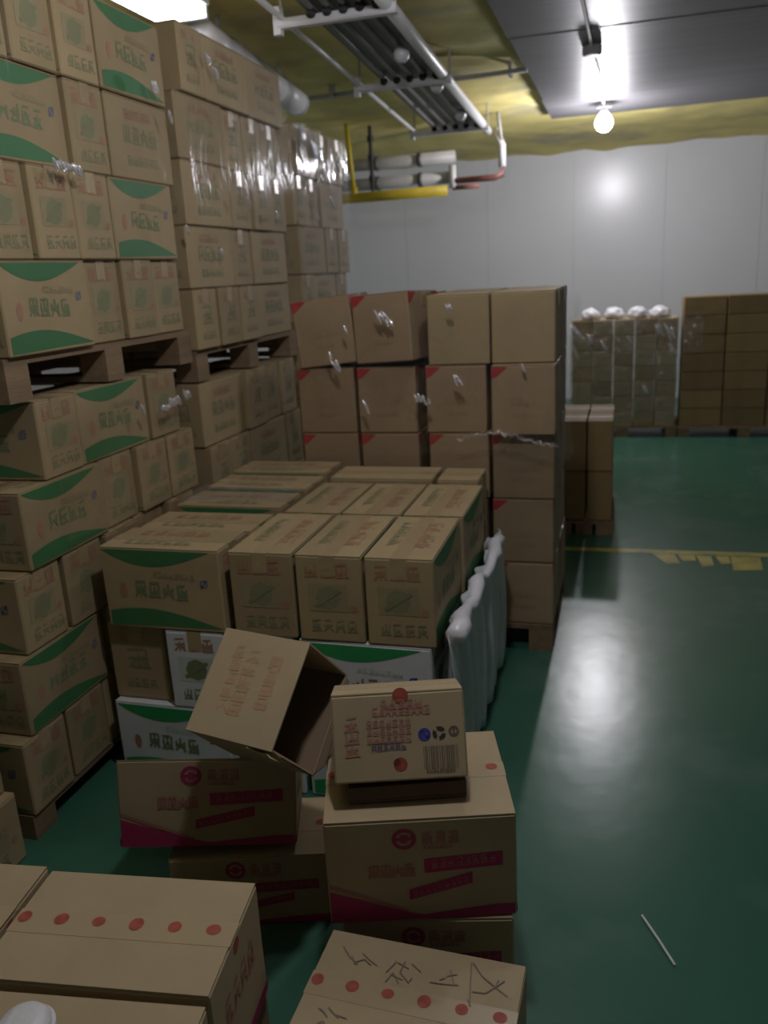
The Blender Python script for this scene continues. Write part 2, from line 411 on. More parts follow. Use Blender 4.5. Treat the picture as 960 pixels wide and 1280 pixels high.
COUNT = {}
def carton(style, w, d, h, loc, rot, label, group, name='carton', warp=None):
    v = COUNT.get((style, w, d, h), 0); COUNT[(style, w, d, h)] = v + 1
    parts = proto((style, round(w, 3), round(d, 3), round(h, 3), v % 3), w, d, h, style, seed=v % 3 + 1)
    r = empty(name, loc, rot, label, 'carton', group)
    body = None
    if warp:
        ps = []
        for p in parts:
            me = p[1].copy()
            for q in me.vertices: q.co = warp(q.co)
            ps.append((p[0], me) + tuple(p[2:]))
        parts = ps
    for p in parts:
        if p[0] == 'carton_body': body = link(p[0], p[1], r)
        elif len(p) == 2: link(p[0], p[1], r)
        else:                                   # printing belongs to the board: a sub-part of the body
            q = link(p[0], p[1], body)
            if p[2]: q['kind'] = p[2]
    return r

def film_sheet(x0, x1, y0, y1, z0, z1, sides, label, m=FILM, off=.02, step=.09, jit=.005, seed=1):
    """stretch film pulled over the named sides (L, F, R in that order) of a pallet load, a little wavy"""
    rg = random.Random(seed)
    x0 -= off; x1 += off; y0 -= off
    def seg(a, b):
        n = max(2, int((Vector(b) - Vector(a)).length / step))
        return [(a[0] + (b[0]-a[0])*i/n, a[1] + (b[1]-a[1])*i/n) for i in range(n + 1)]
    SEG = {'L': ((x0, y1), (x0, y0)), 'F': ((x0, y0), (x1, y0)), 'R': ((x1, y0), (x1, y1))}
    NRM = {'L': (-1, 0), 'F': (0, -1), 'R': (1, 0)}
    ring = []
    for sd in sides:
        pts = seg(*SEG[sd])
        if ring: pts = pts[1:]
        ring += [(p, NRM[sd]) for p in pts]
    nz = max(3, int((z1 - z0) / step)); mb = MB(); n = len(ring)
    for k in range(nz + 1):
        z = z0 + (z1 - z0) * k / nz
        for (x, y), (a, b) in ring:
            j = rg.uniform(0, 2 * jit)
            zz = z + (rg.uniform(-.02, .02) if k in (0, nz) else rg.uniform(-.01, .01))
            mb.v.append((x + a * j, y + b * j, zz))
    for k in range(nz):
        for i in range(n - 1):
            mb.f.append((k*n + i, k*n + i + 1, (k+1)*n + i + 1, (k+1)*n + i))
    return tag(mb.obj('stretch_film', m, smooth=True), label, 'plastic film')

FOLD = film_mat('bunched glint film', .55, (.95, .95, 1.0), .13, 30, .3, haze=.18)  # shinier film for ridges added where the wrap should glint
def folds(film, plane, spots):
    """bunched creases in a film: short thin ridges shaped and placed to give it glints; spots = (a, z, length, ridges)"""
    rg = random.Random(17)
    for a, z, ln, k in spots:
        mb = MB()
        for q in range(k):
            sl = rg.uniform(.9, 1.25); o_ = (q - k/2) * .016 + rg.uniform(-.003, .003); pts = []; rad = []
            L_ = ln * rg.uniform(.6, 1.1)
            for i in range(6):
                t = i / 5 - .5; h = o_ + math.cos(sl) * L_ * t; v = -math.sin(sl) * L_ * t + rg.uniform(-.002, .002)
                pts.append((a + h, plane[1], z + v) if plane[0] == 'y' else (plane[1], a + h, z + v))
                rad.append(.0068 * math.sin(math.pi * (i + .6) / 6.2) + .0006)
            mb.tube(pts, rad, 7)
        f_ = mb.obj('glint_crease', FOLD, film, smooth=True); f_['kind'] = 'stuff'

def pallet(x0, x1, y0, y1, z0, z1, label, along='y', name='wooden_pallet'):
    """boards, blocks and bottom skids, each its own piece"""
    r = empty(name, ((x0+x1)/2, (y0+y1)/2, z0), 0, label, 'pallet', 'wooden pallets')
    w, d, h = x1-x0, y1-y0, z1-z0; t = min(.02, h*.2)
    n = 6; bw = w / n * .82; bd = d / n * .82
    def piece(nm, *b):
        mb = MB(); mb.box(*b); mb.obj(nm, WOOD, r)
    for k in range(n):
        if along == 'y':
            x = -w/2 + (w - bw) * k / (n-1); piece('deck_board', x, x + bw, -d/2, d/2, h - t, h)
        else:
            y = -d/2 + (d - bd) * k / (n-1); piece('deck_board', -w/2, w/2, y, y + bd, h - t, h)
    bb = .1
    if along == 'y': piece('blocking_stringer', -bb/2, bb/2, -d/2, d/2, t, h - t)  # centre piece added to block light seen through the pallet gap
    for a in ((-1, 1) if along == 'y' else (-1, 0, 1)):
        for b in (-1, 0, 1):
            x = a * (w/2 - bb/2); y = b * (d/2 - bb/2)
            piece('block', x - bb/2, x + bb/2, y - bb/2, y + bb/2, t, h - t)
    for a in (-1, 0, 1):
        if along == 'y':
            y = a * (d/2 - bb/2); piece('bottom_board', -w/2, w/2, y - bb/2, y + bb/2, 0, t)
        else:
            x = a * (w/2 - bb/2); piece('bottom_board', x - bb/2, x + bb/2, -d/2, d/2, 0, t)
    return r

ORD = ['first', 'second', 'third', 'fourth', 'fifth', 'sixth', 'seventh', 'eighth']
def rowname(k, n):
    if k == n - 1: return 'top row'
    if k == 0: return 'bottom row'
    return ORD[n - 1 - k] + ' row down'

# ------------------------------------------------------------------ room
def struct(name, mb_or_me, m=None, parent=None, smooth=False):
    me = mb_or_me.mesh(name, m, smooth) if isinstance(mb_or_me, MB) else mb_or_me
    o = link(name, me, parent)
    if not parent: o['kind'] = 'structure'
    return o
X0, X1, Y0, Y1, ZC = -3.6, 3.4, -3.2, 10.4, 2.96
mb = MB(); mb.box(X0, X1, Y0, Y1, -.1, 0); floor = struct('floor', mb, FLOORM)
# worn yellow line with remains of stencilled paint under it
mb = MB()
n = 60; rg = random.Random(4)
vs = []; fs = []
for i in range(n + 1):
    x = -.55 + 3.9 * i / n; y = 4.695 + .012 * (x + .4)
    vs += [(x, y - .028 - rg.uniform(0, .006), .0015), (x, y + .028 + rg.uniform(0, .005), .0015)]
for i in range(n): fs.append((2*i, 2*i+2, 2*i+3, 2*i+1))
mb.add(vs, fs); mb.obj('painted_line', YLINE, floor)
mb = MB()
f = Face('front', 1, 1, 1, 0)
for x, w_, y0, y1 in ((.20, .10, 4.50, 4.665), (.335, .07, 4.55, 4.665), (.43, .06, 4.48, 4.665), (.53, .05, 4.53, 4.665), (.61, .13, 4.44, 4.665), (.80, .05, 4.58, 4.665)):
    sk = .05 if x < .3 else (-.03 if x > .58 else 0)
    mb.add([(x + sk, y0, .0014), (x + w_ + sk*.4, y0 + .02, .0014), (x + w_, y1, .0014), (x - .02, y1, .0014)], [(0, 1, 2, 3)])
mb.obj('painted_lettering', YLINE, floor)
# walls
mb = MB(); mb.box(X0, X1, Y1 + .012, Y1 + .12, 0, 3.2); wb = struct('wall_back', mb, WALLS)
x = X0
while x < X1 - .01:
    x2 = min(x + 1.0, X1)
    mb = MB(); mb.box(x + .0012, x2 - .0012, Y1, Y1 + .014, 0, 2.86); mb.obj('panel', WALLM, wb); x = x2
mb = MB(); mb.box(X0 - .1, X0, Y0, Y1, 0, 3.2); struct('wall_left', mb, WALLS)
mb = MB(); mb.box(X1, X1 + .1, Y0, Y1, 0, 3.2); struct('wall_right', mb, WALLS)
mb = MB(); mb.box(X0, X1, Y0 - .1, Y0, 0, 3.2); struct('wall_front', mb, WALLS)
# foam-sprayed ceiling, lumpy, thickening into a bead along the back wall
mb = MB(); nx, ny = 90, 170
for j in range(ny + 1):
    for i in range(nx + 1):
        x = X0 + (X1 - X0) * i / nx; y = Y0 + (Y1 + .01 - Y0) * j / ny
        q = Vector((x * 1.7, y * 1.7, 3.0))
        z = ZC + .028 * noise.noise(q) + .014 * noise.noise(q * 3.1) - .02
        e = max(0, 1 - (Y1 - y) / .38); z -= e * e * (.03 + .04 * noise.noise(q * 1.3)) + .11 * max(0, min(1, (y - 8.3) / 2.0)) * (1 if x > -3 else 1)
        mb.v.append((x, y, z))
for j in range(ny):
    for i in range(nx):
        a = j * (nx + 1) + i; mb.f.append((a, a + nx + 1, a + nx + 2, a + 1))
b0 = len(mb.v); mb.box(X0 - .1, X1 + .1, Y0 - .1, Y1 + .12, 3.06, 3.2)
ceil = struct('ceiling', mb, FOAM, smooth=True)
# galvanised sheets fixed under the foam
ys = [Y0 + .05 + k * 1.0 for k in range(12)]
y = 8.45
rg = random.Random(9)
while y > Y0 + .3:
    a = max(y - 1.0, Y0 + .05); dz = rg.uniform(-.002, .002)
    mb = MB(); mb.box(-.69 + rg.uniform(-.012, .012), X1 - .03, a + .002, y - .002, 2.872 + dz, 2.882 + dz)
    mb.obj('ceiling_sheet', PANEL, ceil); y = a

# ------------------------------------------------------------------ lamps
def pendant(loc, label, watts, cord=None, r=.052):
    o = empty('bulb_lamp', loc, 0, label, 'lamp', None)
    mb = MB(); mb.tube([(0, 0, -.005), (0, 0, -.03)], [.07, .06], 16); mb.obj('ceiling_rose', WMETAL, o)
    mb = MB(); mb.tube([(0, 0, -.03), (0, 0, -.09)], [.028, .024], 12); mb.obj('lamp_holder', WMETAL, o)
    bm = bmesh.new(); bmesh.ops.create_uvsphere(bm, u_segments=16, v_segments=12, radius=r)
    for v in bm.verts:
        if v.co.z > 0: v.co.x *= 1 - .35 * v.co.z / r; v.co.y *= 1 - .35 * v.co.z / r; v.co.z *= 1.25
        v.co.z -= .145
    me = bpy.data.meshes.new('bulb'); bm.to_mesh(me); bm.free(); me.materials.append(BULB)
    for p in me.polygons: p.use_smooth = True
    bo = link('bulb', me, o)
    if cord:
        mb = MB(); mb.tube(cord, .009, 8); mb.obj('cord', WMETAL, o)
    L = bpy.data.lights.new('bulb_light', 'POINT'); L.energy = watts; L.color = LAMP_COL; L.shadow_soft_size = .06
    lo = bpy.data.objects.new('bulb_light', L); COL.objects.link(lo); lo.location = Vector(loc) + Vector((0, 0, -.145 - r - .07))
    return o
pendant((-.213, 7.9, 2.868), 'bright bare bulb hanging under the grey ceiling sheets near the back wall', LAMP_FAR,
        [(0.0, -.01, -.012), (-.012, -.8, -.016), (.004, -1.2, -.012), (-.022, -1.955, -.014)], r=.075)
o = empty('junction_box', (-.235, 5.85, 2.868), 0, 'small grey junction box on the lamp cord under the ceiling', 'junction box')
mb = MB(); mb.tube([(0, 0, 0), (0, 0, -.045), (0, 0, -.055)], [.06, .06, .045], 16); mb.obj('cover', GMETAL, o)
mb = MB(); mb.tube([(0, -.08, -.02), (-.01, -1.2, -.02), (0, -4, -.02)], .009, 8); mb.obj('feed_cord', WMETAL, o)
for s in (-1, 1):
    mb = MB(); mb.tube([(0, s*.055, -.022), (0, s*.085, -.022)], .014, 8); mb.obj('cable_gland', GMETAL, o)
pendant((-.36, 1.45, 2.868), 'bare ceiling bulb above the loose front cartons, outside the photo', LAMP_NEAR)
pendant((-.35, 3.0, 2.868), 'bare ceiling bulb above the rear of the middle block, outside the photo', LAMP_MID)

# ------------------------------------------------------------------ left row of pallets (aisle face at x = FX)
FX = -1.66
GL, GW = .415, .205
def left_row(y_start, items, z, h, stackname, row, nrows, group, dx=0.0):
    """items: 'L' long side to the aisle, 'E' end to the aisle, 'P' long plain, 'Q' end plain"""
    y = y_start; n = 0
    for it in items:
        gap = rnd.choice((.010, .012, .016, .020, .030))
        if isinstance(it, (int, float)): y += it; continue
        long = it in 'LPB'
        gl, gw_ = GL - .008, GW - .009
        w = gl if long else gw_; depth = gw_ if long else gl
        if it in 'PQ': st = 'plain'
        elif it in 'BC': st = 'brown'
        else: st = 'green'
        look = {'L': 'green waved carton', 'E': 'upright printed carton end', 'P': 'faintly lettered long carton',
                'Q': 'narrow plain carton end', 'B': 'faintly lettered long carton', 'C': 'narrow plain carton end'}[it]
        lab = f'{look}, {ORD[n]} from camera end, {rowname(row, nrows)}, {stackname}'
        jx = rnd.uniform(-.022, .004) + dx
        carton(st, gl, gw_, h, (FX - depth/2 + jx, y + w/2, z), (R(90) if long else 0) + R(rnd.uniform(-.6, .6)), lab, group)
        y += w + gap; n += 1
    return y
# near pallet, upper level
G1 = 'cartons on the upper near pallet'
rows1 = [(1.995, 'LEEE'), (1.99, 'EEEL'), (2.02, 'LEP'), (2.01, 'EEEL')]
for k, (ys_, it) in enumerate(rows1):
    left_row(ys_, it, 1.425 + .268 * k, .266, 'upper near pallet', k, 4, G1, dx=.004 * k)
pallet(FX - .95, FX - .015, 1.98, 3.06, 1.297, 1.423, 'dark wooden pallet under the upper near carton load', 'y')
# near pallet, lower level
G2 = 'cartons on the lower near pallet'
rows2 = [(1.77, 'EEEEE'), (1.82, 'LLE'), (1.87, 'EEEEE'), (1.93, 'LEEE'), (2.07, 'ELE')]
for k, (ys_, it) in enumerate(rows2):
    left_row(ys_, it, .085 + .2415 * k, .2395, 'lower near pallet', k, 5, G2)
pallet(FX - .95, FX - .02, 1.77, 2.98, 0, .083, 'dark wooden pallet on the floor under the near left stack', 'y')
# a second pile nearer the camera, only its corner in view
G0 = 'cartons at the left frame edge'
for k, (yy, lb) in enumerate(((1.50, 'bottom carton at left photo edge beside the near left stack'), (1.46, 'dim carton stacked second at the left photo edge'))):
    carton('green', .41, .26, .215, (FX - .205 - .035*k, 1.57 + .005*k, .002 + .217*k), R(1 - 2*k), lb, G0)
# second pallet, upper
G3 = 'cartons on the upper middle pallet'
rows3 = [(3.10, 'CCCB'), (3.10, 'BCB'), (3.11, 'BCCC'), (3.11, 'BCCC'), (3.16, 'CBB')]
for k, (ys_, it) in enumerate(rows3):
    left_row(ys_, it, 1.337 + .2435 * k, .2415, 'upper middle pallet', k, 5, G3, dx=.004 * k)
pallet(FX - .95, FX - .02, 3.10, 4.22, 1.21, 1.335, 'dark wooden pallet under the upper middle carton load', 'y')
G4 = 'cartons on the lower middle pallet'
rows4 = [(3.13, 'BCCC'), (3.11, 'CCCB'), (3.10, 'CCBC'), (3.09, 'BCCC')]
for k, (ys_, it) in enumerate(rows4):
    left_row(ys_, it, .125 + .27 * k, .268, 'lower middle pallet', k, 4, G4)
pallet(FX - .95, FX - .02, 3.10, 4.10, 0, .123, 'dark wooden pallet on the floor under the middle left stack', 'y')
# third pallet
G5 = 'cartons on the upper far pallet'
rows5 = [(4.30, 'CBC'), (4.31, 'BCC'), (4.30, 'CCB'), (4.32, 'BCC')]
for k, (ys_, it) in enumerate(rows5):
    left_row(ys_, it, 1.367 + .25 * k, .248, 'upper far pallet', k, 4, G5)
pallet(FX - .95, FX - .02, 4.30, 5.10, 1.24, 1.365, 'dark wooden pallet under the upper far carton load', 'y')
G6 = 'cartons on the lower far pallet'
for k in range(4):
    left_row(4.31, 'BCC' if k % 2 else 'CBC', .125 + .2775 * k, .2755, 'lower far pallet', k, 4, G6)
pallet(FX - .95, FX - .02, 4.30, 5.10, 0, .123, 'dark wooden pallet on the floor under the far left stack', 'y')
f_p2 = film_sheet(FX - .6, FX, 3.16, 4.22, 1.36, 2.54, 'R', 'clear stretch film over the upper middle pallet load of plain cartons', off=.028, seed=3)
f_p3 = film_sheet(FX - .6, FX, 4.30, 5.13, 1.40, 2.36, 'R', 'shiny stretch film over the far upper pallet load, catching the lamp', FILM_C, off=.028, seed=4)
f_p1 = film_sheet(FX - .6, FX, 2.02, 3.06, 1.44, 2.48, 'R', 'clear stretch film over the near upper load of green waved cartons', FILM, off=.030, seed=6)
f_l1 = film_sheet(FX - .6, FX, 2.10, 3.02, .72, 1.27, 'R', 'clear stretch film band over the near lower load', FILM_C, off=.016, seed=8)

folds(f_p2, ('x', FX + .050), [(3.35, 2.448, .05, 2), (3.41, 2.41, .06, 2), (3.55, 2.258, .06, 1), (3.83, 2.264, .06, 1), (3.62, 1.93, .07, 1), (3.93, 1.89, .07, 1), (3.3, 1.72, .05, 1), (4.05, 2.1, .06, 1)])
folds(f_p3, ('x', FX + .050), [(4.36, 2.30, .10, 4), (4.53, 2.25, .14, 6), (4.60, 2.12, .06, 2), (4.75, 2.0, .08, 1), (4.5, 1.9, .07, 1), (4.9, 2.2, .08, 2)])
folds(f_p1, ('x', FX + .052), [(2.30, 1.955, .04, 5), (2.37, 1.95, .05, 3), (2.90, 2.27, .06, 2), (2.99, 2.185, .05, 1), (3.02, 1.80, .05, 1)])
folds(f_l1, ('x', FX + .036), [(2.58, 1.183, .04, 1), (2.73, 1.165, .035, 4), (2.80, 1.178, .05, 5), (2.90, 1.19, .045, 3)])

# ------------------------------------------------------------------ middle pallet load of green and white cartons
BX0, BX1, BY = -1.585, -.515, 2.15
G7 = 'cartons of the middle block'
def bcar(st, long, x, y, z, h, label, jr=1.0):
    # x, y = front left corner of the footprint as seen from the camera
    w, dd = (GL, GW) if long else (GW, GL)
    carton(st, GL, GW, h, (x + w/2, y + dd/2, z), (0 if long else R(-90)) + R(rnd.uniform(-jr, jr)), label, G7)
HB = .272
zt = 2 * HB + .004
bcar('green', True, BX0, BY, zt, HB, 'long carton with two green waves, front left on the middle block top')
for k, nm in enumerate(('left', 'middle', 'right')):
    bcar('green', False, BX0 + GL + .03 + .216 * k, BY + .0, zt, HB, f'{nm} of three upright carton ends along the middle block top front')
bcar('green', True, BX0 + .00, BY + .235, zt - .0, HB - .012, 'low carton directly behind the front left carton of the middle block')
bcar('green', True, BX0 + .01, BY + .48, zt, HB, 'carton with plastic on it, left side of middle block, third row back')
bcar('green', True, BX0 + .025, BY + .70, zt, HB + .012, 'carton at the left rear of the middle block top')
bcar('green', True, BX0 + .025, BY + .92, zt, HB + .02, 'rearmost left carton of the middle block, before the red cornered stack')
for k, nm in enumerate(('left', 'centre', 'right')):
    bcar('green', False, BX0 + GL + .043 + .213 * k, BY + .43, zt, HB, f'{nm} carton of the second rank on the middle block top', .3)
bcar('plain', True, BX0 + GL + .06, BY + .865, zt, HB + .014, 'rear carton left of pair, pale taped lid, middle block top')
carton('plain', .160, .20, HB + .012, (BX1 - .082, BY + .965, zt), 0, 'small rear right corner carton of the middle block top', G7)
# lower layers: what shows at the front and the right side
bcar('brown', False, BX0 - .035, BY + .03, HB + .003, HB - .002, 'plain brown carton end under the long green waved carton, middle block')
bcar('white', False, BX0 + .195, BY, HB + .003, HB - .002, 'white upright carton end with red and green print, middle block')
bcar('white', False, BX0 + .425, BY + .01, HB + .003, HB - .002, 'white carton end mostly hidden behind the tilted open carton')
bcar('white', True, BX1 - GL + .0, BY, HB + .003, HB - .002, 'long white carton with green wave and blue mark, behind the barcode carton')
bcar('white', True, BX0 - .03, BY, .002, HB - .001, 'bottom long white carton with green wave and red mark, left of block')
bcar('white', False, BX0 + .435, BY, .002, HB - .001, 'bottom white carton end at the middle of the block front')
bcar('white', True, BX1 - GL + .0, BY, .002, HB - .001, 'bottom white carton at the right front corner of the block')
for lay in (0, 1):
    z = lay * (HB + .001) + .002; nm = 'second' if lay else 'bottom'
    for j in range(2):
        bcar('white' if lay else 'green', False, BX1 - GW + .01, BY + .22 + .425 * j, z, HB - .001, f'side carton of the middle block under the plastic sheet, {"front" if j == 0 else "rear"}, {nm} layer', .3)
        bcar('brown', True, BX0 - .02 + .43 * j, BY + .88, z, HB - .001, f'rear {"left" if j == 0 else "right"} carton of the middle block, {nm} layer', .3)
    for q in range(3):
        bcar('brown', False, BX0 - .02 + .22 * q, BY + .45, z, HB - .001, f'inner carton of the middle block, {("left", "centre", "right")[q]}, {nm} layer', .3)
# white plastic sheet hanging down the right side, gathered in folds
mb = MB(); nv, nu = 14, 70
for j in range(nv + 1):
    t = j / nv; z = .03 + .56 * t
    for i in range(nu + 1):
        s = i / nu; y = BY + .0 + 1.04 * s
        amp = .014 * (1 - .3 * t)
        fold = amp * math.sin(s * 34 + 1.3 * math.sin(s * 9)) + .006 * math.sin(s * 71 + t * 3)
        bulge = .016 * math.sin(math.pi * min(1, max(0, t))) ** .7
        x = BX1 + .052 + bulge + fold - .006 * t
        mb.v.append((x, y + .01 * math.sin(t * 7 + s * 20), z + (.02 * noise.noise(Vector((s * 9, 2, 1))) if j == nv else 0)))
for j in range(nv):
    for i in range(nu):
        a = j * (nu + 1) + i; mb.f.append((a, a + 1, a + nu + 2, a + nu + 1))
sh = mb.obj('plastic_sheet', WPLAST, smooth=True); tag(sh, 'white plastic sheet hanging in folds down the right side of the middle block', 'plastic sheet')
so = sh.modifiers.new('thickness', 'SOLIDIFY'); so.thickness = .002
# crumpled lip of the sheet
mb = MB(); rg = random.Random(5)
pts = []; rad = []
for i in range(15):
    s = i / 14; pts.append((BX1 + .064 + rg.uniform(-.008, .010), BY + .01 + .95 * s, .575 + rg.uniform(-.015, .02))); rad.append(rg.uniform(.014, .034))
mb.tube(pts, rad, 9); mb.obj('crumpled_lip', WBAG, sh, smooth=True)
film = MB(); rg = random.Random(11); nx, ny = 12, 8
for j in range(ny + 1):
    for i in range(nx + 1):
        film.v.append((BX0 + .02 + .42 * i / nx, BY + .46 + .24 * j / ny, zt + HB + .022 + .02 * noise.noise(Vector((i * .8, j * .9, 5))) * (1 if 0 < i < nx else .4)))
for j in range(ny):
    for i in range(nx):
        a = j * (nx + 1) + i; film.f.append((a, a + 1, a + nx + 2, a + nx + 1))
tag(film.obj('loose_film', FILM_H, smooth=True), 'loose cloudy film lying on the rear left cartons of the middle block', 'plastic film')

# ------------------------------------------------------------------ tall stack of cartons with red corners
CX0, CY, CH = -1.335, 3.33, .2755
G8 = 'red cornered cartons'
cw, cd = .25, .34
xs = [CX0 + .0, CX0 + .262, CX0 + .556, CX0 + .820]
for k in range(5):
    for c in range(4):
        for dp in range(2):
            x = xs[c] + cw/2 + (.0 if k % 2 else .004) + rnd.uniform(-.003, .003); y = CY + cd/2 + dp * .355; z = .122 + k * (CH + .0015); rz = R(rnd.uniform(-.5, .5)); rot = rz
            where = 'front' if dp == 0 else 'back rank'
            extra = ''
            if k == 4 and dp == 0:
                if c == 0: rot = (0, R(-5), R(3)); x += .012; y -= .01; z += .011
                if c == 1: rot = (R(-2), R(-3.0), R(-8)); x += .028; y -= .030; z += .013
                if c == 2: x += .009
                if c == 3: x += .006; y += .006
                extra = ['tilting ', 'twisted ', '', ''][c]
            if k == 3 and c == 3 and dp == 0: x += .012; y -= .055
            if k == 4 and dp == 1 and c == 0: continue
            st = 'bare' if (k == 4 and c >= 2 and dp == 0) else 'corner'
            lab = f'{extra}{"plain" if st == "bare" else "red cornered"} carton, {ORD[c]} column from left, {rowname(k, 5)}, {where} of tall centre stack'
            carton(st, cw, cd, CH, (x, y, z), rot, lab, G8)
pallet(CX0 - .01, CX0 + 1.07, CY - .01, CY + .74, 0, .12, 'wooden pallet under the tall stack of red cornered cartons', 'x')
f_c = film_sheet(CX0 - .02, CX0 + 1.115, CY - .047, CY + .70, .87, 1.48, 'FR', 'glinting stretch film around the tall stack of red cornered cartons', FILM_C, seed=12, off=.02, jit=.012)
folds(f_c, ('y', CY - .100), [(-.915, 1.435, .06, 3), (-.885, 1.41, .05, 2), (-1.141, 1.29, .05, 1), (-1.117, 1.25, .08, 2), (-1.066, 1.39, .06, 1), (-.775, 1.112, .04, 3), (-.745, 1.098, .04, 2), (-.645, 1.46, .04, 2), (-.362, 1.222, .05, 1), (-1.0, 1.08, .07, 1), (-.62, 1.18, .05, 2)])
mb = MB(); rg = random.Random(8); pts = []; rad = []
for k in range(40):
    pts.append((CX0 + .70 + .40 * k / 39, CY - .110 + rg.uniform(-.004, .004), .945 + .03 * math.sin(k * .11) + rg.uniform(-.008, .008))); rad.append(rg.uniform(.004, .012))
fb = mb.tube(pts, rad, 7); tag(mb.obj('film_rope', FILM_H, smooth=True), 'twisted film band across the lower right columns of the tall stack', 'plastic film')

# ------------------------------------------------------------------ small dark stack behind it
G9 = 'cartons of the small dark stack'
for k in range(2):
    for c in range(2):
        for dp in range(2):
            carton('dark', .17 if c == 0 else .145, .30, .305, (-.375 + (.085 if c == 0 else .175 + .0755), 5.0 + .15 + .31*dp, .085 + .307*k), R(rnd.uniform(-1, 1)),
                   f'dark carton, {"left" if c == 0 else "right"} of pair, {"top" if k else "bottom"} layer, {"front" if dp == 0 else "back"} of small stack by the yellow line', G9)
pallet(-.385, -.04, 4.98, 5.63, 0, .083, 'low pallet under the small dark stack by the yellow line', 'x')

# ------------------------------------------------------------------ loads along the back wall
G10 = 'cartons under cloudy film at the back wall'
gw, gh = .178, .138
for k in range(7):
    for c in range(5):
        a = carton('dark' if (k + c) % 3 == 0 else 'brown', gw, .3, gh, (-.47 + gw/2 + c * (gw + .010) + rnd.uniform(-.001, .001), 8.02 + .15, .105 + k * (gh + .0015)), R(rnd.uniform(-.5, .5)),
               f'film wrapped small carton, {ORD[c]} from left, {rowname(k, 7)}, load below white bags', G10)
pallet(-.49, .48, 8.0, 8.65, 0, .103, 'dark pallet under the film wrapped load at the back wall', 'x')
f_g = film_sheet(-.475, .465, 8.0, 8.4, .13, 1.09, 'LFR', 'crinkled cloudy film around the load below the white bags', FILM_H, seed=21, off=.008, step=.07, jit=.008)
ztop = .105 + 7 * (gh + .0015)
folds(f_g, ('y', 7.966), [(-.42, .98, .16, 3), (-.30, .92, .14, 2), (-.18, .86, .14, 2), (.30, .98, .14, 3), (.40, .95, .18, 4), (.05, .90, .10, 1), (.2, .45, .10, 2), (-.43, .8, .15, 2), (.43, .8, .14, 2)])
def bag(x, y, z, sx, sy, sz, label, seed):
    bm = bmesh.new(); bmesh.ops.create_icosphere(bm, subdivisions=3, radius=1)
    for v in bm.verts:
        c = v.co.copy(); q = 1 + .28 * noise.noise(c * 1.9 + Vector((seed, 0, 0))) + .12 * noise.noise(c * 5 + Vector((0, seed, 0)))
        v.co = Vector((c.x * sx * q, c.y * sy * q, max(-.55, c.z) * sz * q))
    zmin = min(v.co.z for v in bm.verts)
    for v in bm.verts: v.co.z -= zmin
    me = bpy.data.meshes.new('plastic_bag'); bm.to_mesh(me); bm.free(); me.materials.append(WBAG)
    for p in me.polygons: p.use_smooth = True
    o = link('plastic_bag', me, None, (x, y, z)); tag(o, label, 'plastic bag', 'white bags on the back load'); return o
for k, (bx, nm) in enumerate(((-.31, 'leftmost'), (-.10, 'second from left'), (.10, 'third from left'), (.30, 'rightmost'))):
    bag(bx, 8.20, ztop, .088, .12, .06, f'crumpled white bag, {nm} on top of the back wall load', k + 1)
# brown load
G11 = 'ochre cartons at the back wall'
ow, oh = .355, .1635
for k in range(7):
    for c in range(3):
        carton('ochre', ow, .3, oh, (.50 + ow/2 + c * (ow + .011), 8.02 + .15, .10 + k * (oh + .0015)), R(rnd.uniform(-.4, .4)),
               f'flat ochre carton, {ORD[c]} from left, {rowname(k, 7)}, load at right of back wall', G11)
pallet(.49, 1.62, 8.0, 8.65, 0, .098, 'dark pallet under the ochre carton load at right of back wall', 'x')
film_sheet(.50, .66, 7.99, 8.2, .78, 1.12, 'F', 'torn film tail at the left edge of the ochre load at the back wall', FILM_H, seed=31, off=.006, step=.05, jit=.012)
# load half hidden left of the film-wrapped one
G12 = 'cartons half hidden at the back wall'
for k in range(5):
    for c in range(2):
        carton('brown', .28, .3, .18, (-1.12 + .14 + c * .29, 8.3, .105 + k * .182), 0,
               f'carton of the load half hidden behind the tall stack, {"left" if c == 0 else "right"}, {rowname(k, 5)}', G12)
pallet(-1.14, -.53, 8.1, 8.75, 0, .103, 'pallet of the half hidden load behind the tall centre stack', 'x')
film_sheet(-1.11, -.545, 8.13, 8.4, .13, .98, 'FR', 'cloudy film around the half hidden load behind the tall stack', FILM_H, seed=33, off=.012, jit=.004)
bag(-.66, 8.28, .105 + 5 * .182 - .0, .12, .14, .14, 'white bag on the half hidden load, just right of the tall stack', 9)

# ------------------------------------------------------------------ loose cartons in front
G13 = 'loose cartons in the front pile'
# right pile: two cartons, an added dark wedge, the barcode carton
def at_corner(px, py, yaw, w, d):
    """centre of a carton whose front left corner stands at px, py"""
    c, s = math.cos(yaw), math.sin(yaw)
    return px + w/2*c - d/2*s, py + w/2*s + d/2*c
yw = R(16.5); x, y = at_corner(-.583, 1.385, yw, .407, .33)
carton('pink', .407, .33, .255, (x, y, .247), yw, 'closed carton with magenta wave and red dots, under the small barcode carton', G13)
yw2 = R(13); x2, y2 = at_corner(-.565, 1.405, yw2, .375, .30)
carton('pink', .375, .30, .244, (x2, y2, .001), yw2, 'shaded carton at the bottom of the right front pile, below the magenta waved one', G13)
fx, fy = at_corner(-.546, 1.456, R(18), .255, .088)  # added prop, its dark colour stands for the shadow gap here
o = empty('shade_wedge', (fx, fy, .506), R(18), 'added dark board wedge filling the shaded gap under the small barcode carton', 'cardboard')
mb = MB(); mb.box(-.127, .127, -.044, .044, 0, .006); mb.obj('wedge_base', KRAFT_SHADE, o)
